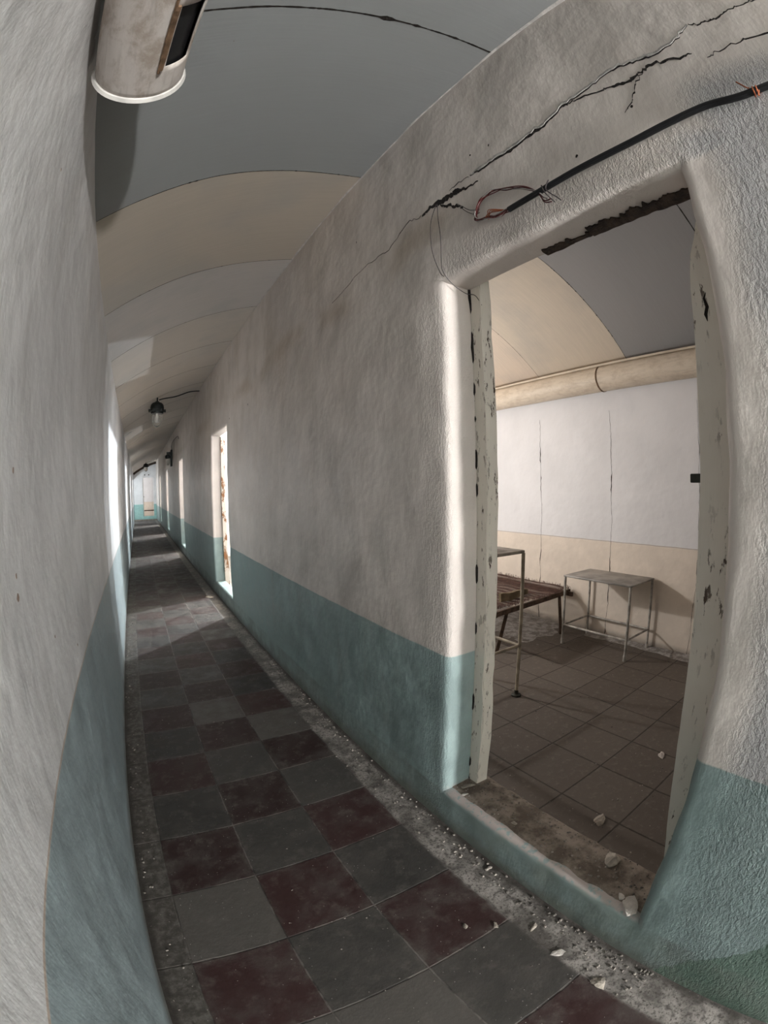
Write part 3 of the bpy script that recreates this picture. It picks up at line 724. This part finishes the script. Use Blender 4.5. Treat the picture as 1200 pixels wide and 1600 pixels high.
# ------------------------------------------------------------------ cable and wires over the near doorway
CX = RX - .019
main = [(CX, -.75, 2.50), (CX, -.35, 2.465), (CX, -.027, 2.442), (CX, .06, 2.437), (CX, .164, 2.447), (CX, .289, 2.441), (CX, .417, 2.433), (CX, .602, 2.431), (CX, .73, 2.427), (CX, .886, 2.425)]
e = empty('power_cable', (CX, .886, 2.425), 'thick black cable with a frayed end crossing above the near doorway', 'cable')
bm = bmesh.new(); tube(bm, smoothpath(main, 8), .0105, 10); build('sheath', bm, M_black, e)
rnd = random.Random(3)
loop = [(.886, 2.425), (.93, 2.425), (.985, 2.445), (1.041, 2.462), (1.045, 2.50), (1.01, 2.530), (.95, 2.538), (.888, 2.515), (.82, 2.478), (.76, 2.43), (.735, 2.39), (.715, 2.375)]
for q in range(6):
    m_ = [M_redwire, M_redwire, M_redwire, M_whitewire, M_redwire, M_whitewire][q]
    lp = loop if q % 3 else loop[:-q or None]
    pts = [(CX - .002 + rnd.uniform(-.006, .010), y + rnd.uniform(-.007, .007), z + rnd.uniform(-.007, .007)) for y, z in (loop if q < 4 else loop[:7])]
    bm = bmesh.new(); tube(bm, smoothpath(pts, 6), .0021, 5); build('wire', bm, m_, e)
bm = bmesh.new()
for q in range(4): tube(bm, smoothpath([(CX, .89, 2.425), (CX - .01, .94 + .01 * q, 2.44 + .008 * q), (CX + .004, .985, 2.462 - .008 * q), (CX, 1.0, 2.45)], 5), .0016, 5)
o = build('wire', bm, M_copper, e); o['label'] = 'short orange bare wires'
def tie(y, z, nm_label):
    bm = bmesh.new(); pts = []
    for q in range(22):
        a = q * 2 * math.pi / 8.5; pts.append((CX + .0135 * math.cos(a), y + .0012 * q - .014, z + .0135 * math.sin(a)))
    pts += [(CX - .012, y + .022, z + .02), (CX - .014, y + .034, z + .038)]
    tube(bm, pts, .0022, 5)
    tube(bm, [(CX - .013, y - .012, z - .012), (CX - .016, y - .004, z - .030)], .0022, 5)
    tag(build('wire_tie', bm, M_copper), nm_label, 'wire tie')
tie(.015, 2.437, 'orange copper wire tie round the black cable near the right edge')
bm = bmesh.new(); tube(bm, smoothpath([(CX - .012, .70, 2.44), (CX - .014, .715, 2.41), (CX, .69, 2.375), (CX + .008, .68, 2.36)], 5), .002, 5); tube(bm, smoothpath([(CX - .012, .73, 2.435), (CX - .015, .72, 2.40), (CX + .003, .70, 2.36)], 5), .002, 5)
tag(build('wire_tie', bm, M_blackwire), 'dark twisted wire tie at the loop of red wires', 'wire tie')
WX = RX - .012
def thin(pts, label, r=.0016, mat=M_blackwire):
    bm = bmesh.new(); tube(bm, smoothpath(pts, 7), r, 5); return tag(build('thin_wire', bm, mat), label, 'wire')
thin([(WX, 1.276, 2.669), (WX, 1.318, 2.60), (WX, 1.325, 2.50), (WX - .004, 1.305, 2.42), (WX - .006, 1.268, 2.335), (WX, 1.255, 2.315)], 'left strand of the two thin wires hanging from the crack to the doorway corner')
thin([(WX, 1.268, 2.664), (WX - .002, 1.268, 2.60), (WX, 1.262, 2.50), (WX - .003, 1.262, 2.40), (WX - .006, 1.252, 2.335), (RX + .02, 1.245, 2.288), (RX + .08, 1.238, 2.26), (RX + TH - .01, 1.235, 2.262), (RX + TH + .01, 1.222, 2.22)], 'right strand of the two thin wires hanging from the crack, ending at the jamb')
thin([(WX, 1.15, 2.60), (WX - .002, 1.12, 2.57), (WX, 1.08, 2.53), (WX - .002, 1.03, 2.505)], 'upper thin wire between the crack and the red wire loop', .0014)
thin([(WX, 1.14, 2.585), (WX - .002, 1.10, 2.535), (WX, 1.06, 2.500), (WX - .002, 1.03, 2.490)], 'lower thin wire between the crack and the red wire loop', .0014)
thin([(WX + .01, .23, 3.10), (WX, .30, 3.06), (WX + .004, .42, 3.05), (WX + .01, .50, 3.08)], 'hair-thin wire hanging high on the right wall below the vault', .0010) if False else None

# ------------------------------------------------------------------ furniture in the room
def rod(bm, a, b, r, sides=10): tube(bm, [a, b], r, sides)
# low table
TX0, TX1, TY0, TY1, TZ = 3.452, 3.884, 1.775, 2.463, .668
e = empty('side_table', ((TX0 + TX1) / 2, (TY0 + TY1) / 2, 0), 'low grey metal table with thin legs against the back wall', 'table')
bm = bmesh.new(); box(bm, (TX0 - .014, TY0 - .014, TZ - .012), (TX1 + .014, TY1 + .014, TZ + .004), .004); o = build('tabletop', bm, M_tabletop, e)
for (x, y) in ((TX0, TY0), (TX0, TY1), (TX1, TY0), (TX1, TY1)):
    bm = bmesh.new(); rod(bm, (x, y, .004), (x, y, TZ - .012), .0115); 
    lathe(bm, [(.015, 0.0), (.015, .05), (.012, .055)], x, y, 12); build('leg', bm, M_steelp, e)
for a, b in (((TX0, TY0), (TX0, TY1)), ((TX1, TY0), (TX1, TY1)), ((TX0, TY0), (TX1, TY0)), ((TX0, TY1), (TX1, TY1))):
    bm = bmesh.new(); rod(bm, (*a, .19), (*b, .19), .010); build('stretcher', bm, M_steelp, e)
# tall instrument table
e = empty('instrument_table', (1.96, 2.28, 0), 'tall cream painted metal table just inside the doorway, with a stained top', 'table')
AX0, AX1, AY0, AY1, AZ = 1.60, 2.295, 2.003, 2.50, 1.068
bm = bmesh.new(); box(bm, (AX0 - .015, AY0 - .012, AZ - .022), (AX1 + .015, AY1 + .012, AZ), .005); build('tabletop', bm, M_creamtop, e)
for (x, y) in ((AX0, AY0), (AX0, AY1), (AX1, AY0), (AX1, AY1)):
    bm = bmesh.new(); rod(bm, (x, y, .01), (x + (.012 if x > 2 else 0), y, AZ - .02), .0125); l = build('leg', bm, M_creamp, e)
    bm = bmesh.new(); lathe(bm, [(.036, .001), (.036, .010), (.030, .016), (.016, .020), (.015, .045)], x, y, 16); build('foot', bm, M_latch, l)
for a, b in (((AX0, AY0), (AX1, AY0)), ((AX0, AY1), (AX1, AY1)), ((AX1, AY0), (AX1, AY1)), ((AX0, AY0), (AX0, AY1))):
    bm = bmesh.new(); rod(bm, (*a, .39), (*b, .39), .011); build('stretcher', bm, M_creamp, e)
# bed
BZ = .400
e = empty('bed_frame', (3.30, 3.7, 0), 'rusty low bed base with a torn wire spring mesh, behind the tall table', 'bed')
bm = bmesh.new(); R1 = [(2.70, 2.635, BZ), (3.925, 2.725, BZ)]
def rail(bm, a, b, w_=.022, h=.045):
    a, b = Vector(a), Vector(b); t = (b - a).normalized(); s = t.cross(Vector((0, 0, 1))).normalized() * w_ / 2; u = Vector((0, 0, h / 2))
    vs = [[bm.verts.new(p + x * s + y * u) for x, y in ((-1, -1), (1, -1), (1, 1), (-1, 1))] for p in (a, b)]
    for q in range(4): bm.faces.new((vs[0][q], vs[0][(q + 1) % 4], vs[1][(q + 1) % 4], vs[1][q]))
    bm.faces.new(vs[0][::-1]); bm.faces.new(vs[1])
rail(bm, (2.69, 2.635, BZ), (3.90, 2.722, BZ)); build('end_rail', bm, M_bed, e)
for x in (2.735, 3.865):
    bm = bmesh.new(); rail(bm, (x, 2.66, BZ - .02), (x, 4.62, BZ - .02)); build('side_rail', bm, M_bed, e)
bm = bmesh.new(); rail(bm, (2.72, 4.62, BZ), (3.88, 4.62, BZ)); build('end_rail', bm, M_bed, e)
for a, b in (((2.815, 2.725, .0), (2.86, 2.66, BZ - .02)), ((3.667, 2.64, .0), (3.69, 2.70, BZ - .02)), ((2.80, 4.50, 0), (2.80, 4.60, BZ - .02)), ((3.80, 4.50, 0), (3.80, 4.60, BZ - .02))):
    bm = bmesh.new(); tube(bm, [a, b], .021, 4); build('leg', bm, M_bed, e)
bm = bmesh.new(); rnd = random.Random(9)
x0_, x1_, y0_, y1_ = 2.745, 3.855, 2.70, 4.60
def nz(x, y):
    t = (x - x0_) / (x1_ - x0_); sgg = -.03 * math.sin(math.pi * t) * math.sin(math.pi * (y - y0_) / (y1_ - y0_))
    return BZ + .03 + sgg + .016 * noise.noise(Vector((x * 5, y * 5, 0))) + (.03 * max(0, 1 - abs(x - 3.80) / .12))
sp = .0155
def strand(pts, r):
    if len(pts) > 1:
        tube(bm, pts, r, 3, False)
for fam in (1, -1):
    c = -2.2
    while c < 3.4:
        pts = []; k = 0; u = 0.0
        while u < 1.115:
            x = x0_ + u; y = y0_ + fam * u * .9 + c + (0 if fam == 1 else 1)
            if y0_ - .015 < y < y1_: pts.append((x, y + .006 * math.sin(u * 190 + c * 9), nz(x, y) + .006 * math.sin(u * 260 + fam)))
            elif pts: break
            u += .019
        strand(pts, .0019); c += sp
for q in range(240):   # broken wire ends bristling from the edge
    if q < 120: x = rnd.uniform(x0_, x1_ + .02); y = y0_ + rnd.uniform(-.02, .03)
    else: x = x1_ + rnd.uniform(-.05, .03); y = rnd.uniform(y0_, y0_ + 1.5)
    z = nz(x, y); tube(bm, [(x, y, z - .01), (x + rnd.uniform(-.015, .015), y + rnd.uniform(-.015, .015), z + rnd.uniform(.008, .03))], .0018, 3, False)
build('spring_mesh', bm, M_net, e, True, False)
# board lying on the mesh
bm = bmesh.new(); n = 14
A = []
for k in range(n + 1):
    t = k / n; x = 2.93 + .44 * t; y = 2.80 + .05 * t; b = .012 * math.sin(t * 3) + .004 * noise.noise(Vector((t * 6, 0, 0))); hh = .075 * (1 - .45 * t)
    zz = nz(x, y) + .009
    A.append([bm.verts.new(q) for q in ((x, y, zz), (x, y + .03, zz), (x, y + .035, zz + hh + b), (x, y + .004, zz + hh + b))])
for k in range(n):
    for q in range(4): bm.faces.new((A[k][q], A[k][(q + 1) % 4], A[k + 1][(q + 1) % 4], A[k + 1][q]))
bm.faces.new(A[0][::-1]); bm.faces.new(A[-1])
tag(build('wooden_board', bm, M_board), 'short weathered plank lying on the wire mesh of the bed', 'plank')

# bench glimpsed through the end doorway
e = empty('bench', (.60, 29.8, 0), 'low dark bench seen through the end doorway', 'bench')
bm = bmesh.new(); box(bm, (.05, 29.5, .42), (1.25, 30.1, .47), .006); build('seat', bm, M_bed, e)
for x in (.12, 1.18):
    for y in (29.56, 30.04):
        bm = bmesh.new(); box(bm, (x - .03, y - .03, 0), (x + .03, y + .03, .42), .004); build('leg', bm, M_bed, e)

# ------------------------------------------------------------------ lime dust and rubble
def mound(name, x0, x1, y0, y1, h, label, prof, mat=M_dust, step=.025):
    bm = bmesh.new(); nx = int((x1 - x0) / step); ny = int((y1 - y0) / step); g = {}
    for i in range(nx + 1):
        for j in range(ny + 1):
            x = x0 + (x1 - x0) * i / nx; y = y0 + (y1 - y0) * j / ny
            f = prof((x - x0) / (x1 - x0), (y - y0) / (y1 - y0))
            f = max(0, f + .3 * noise.noise(Vector((x * 3, y * 3, 1))) + .12 * noise.noise(Vector((x * 14, y * 14, 1))) - .12)
            g[i, j] = bm.verts.new((x, y, -.006 + (h * f if f > 0 else -.004)))
    for i in range(nx):
        for j in range(ny): bm.faces.new((g[i, j], g[i + 1, j], g[i + 1, j + 1], g[i, j + 1]))
    return tag(build(name, bm, mat), label, 'dust', None, 'stuff')
mound('lime_dust', 3.05, BX - .001, 2.45, 4.9, .05, 'pale lime dust drifted under the bed', lambda a, b: max(0, min(a * 1.6, b * 2.2, 1)))
mound('lime_dust', 3.72, BX - .001, .6, 2.45, .035, 'pale lime dust drifted along the foot of the back wall', lambda a, b: max(0, a * 1.1 - .15), step=.02)

ICO = None
def chunk_bm(bm, p, r, rnd, flat=.55):
    q = bmesh.ops.create_icosphere(bm, subdivisions=1, radius=1)['verts']; a = rnd.uniform(0, 6.28)
    sx, sy = rnd.uniform(.7, 1.3), rnd.uniform(.6, 1.0)
    for v in q:
        c = v.co * (1 + rnd.uniform(-.22, .22)); c = Vector((c.x * sx, c.y * sy, c.z * flat))
        c = Vector((c.x * math.cos(a) - c.y * math.sin(a), c.x * math.sin(a) + c.y * math.cos(a), c.z))
        v.co = Vector(p) + c * r
def chunk(x, y, z, r, mat, label, seed, flat=.5):
    rnd = random.Random(seed); bm = bmesh.new(); q = bmesh.ops.create_icosphere(bm, subdivisions=2, radius=1)['verts']
    a = rnd.uniform(0, 6.28); off = Vector((seed * 3.1, seed * 1.7, 0)); sx, sy = rnd.uniform(.9, 1.4), rnd.uniform(.6, .95)
    planes = [Vector((rnd.uniform(-1, 1), rnd.uniform(-1, 1), rnd.uniform(-.6, 1))).normalized() for _ in range(11)]
    for v in q:
        c = v.co.copy()
        for pl in planes:
            d_ = c.dot(pl)
            if d_ > .46: c -= pl * (d_ - .46)
        c *= 1 + .30 * noise.noise(c * 2.2 + off)
        c = Vector((c.x * sx * 1.25, c.y * sy * 1.2, c.z * flat * .8)); c = Vector((c.x * math.cos(a) - c.y * math.sin(a), c.x * math.sin(a) + c.y * math.cos(a), c.z))
        v.co = Vector((x, y, z + r * flat * .36)) + c * r
    tag(build('plaster_chunk', bm, mat, None, False, True), label, 'rubble')
for i, a in enumerate([
    (1.60, .80, 0, .050, M_chunk, 'large flat plaster chunk inside the room beyond the doorway sill', .35),
    (1.235, .52, .196, .048, M_chunk, 'oblong plaster chunk on the inner edge of the near doorway sill', .45),
    (1.085, .352, .196, .034, M_chunkw, 'white plaster flake on the right end of the doorway sill', .3),
    (1.105, .395, .196, .018, M_chunkw, 'small pale crumb beside the white flake on the doorway sill', .4),
    (2.295, .849, 0, .030, M_chunkw, 'pale lump alone on the dark tiles of the room floor', .5),
    (.907, .459, 0, .022, M_chunkw, 'small pale crumb on the cement border near the bottom right', .4),
    (.905, .268, 0, .040, M_chunk, 'rough broken plaster piece on the cement border at the bottom right', .3),
    (.759, .763, 0, .016, M_chunk, 'left of two small crumbs on the red tile below the sill', .5),
    (.843, .693, 0, .018, M_chunk, 'right of two small crumbs on the red tile below the sill', .5),
    (1.16, 1.235, .196, .026, M_chunk, 'plaster piece in the left corner of the doorway sill', .45),
    (1.10, 1.20, .196, .018, M_chunkw, 'white flake at the left front edge of the doorway sill', .4),
    (1.13, .93, .196, .020, M_chunk, 'dark crumb in the middle of the doorway sill', .4),
    (.935, .60, 0, .016, M_chunk, 'grey crumb on the cement border under the doorway sill', .5),
    (.93, 6.35, 0, .05, M_chunk, 'pale lump on the corridor floor by the second doorway', .5)]):
    chunk(*a[:6], 31 + i, a[6])
bm = bmesh.new(); rnd = random.Random(12)
for q in range(620):
    k = rnd.random(); y = .15 + 5.5 * rnd.random() ** 1.6
    if k < .5: x = RX - .012 - abs(rnd.gauss(0, .05)); r = rnd.uniform(.0025, .008)
    elif k < .72: x = LX + .012 + abs(rnd.gauss(0, .04)); r = rnd.uniform(.0025, .007)
    else: x = rnd.uniform(LX + .02, RX - .02); r = rnd.uniform(.0015, .004)
    chunk_bm(bm, (x, y, r * .4), r, rnd)
tag(build('corridor_crumbs', bm, M_crumb, None, False), 'scattered plaster crumbs along the corridor floor edges', 'crumbs', None, 'stuff')
bm = bmesh.new()
for q in range(420):
    if q < 200: x = RX + .05 + rnd.random() * .17; y = .31 + .95 * rnd.random(); z = .199; r = rnd.uniform(.002, .006)
    else: x = 1.30 + 2.5 * rnd.random() ** 1.5; y = .1 + 2.6 * rnd.random(); z = .0; r = rnd.uniform(.002, .006)
    chunk_bm(bm, (x, y, z + r * .4), r, rnd)
tag(build('doorway_crumbs', bm, M_crumb, None, False), 'scattered plaster crumbs on the doorway sill and room tiles', 'crumbs', None, 'stuff')
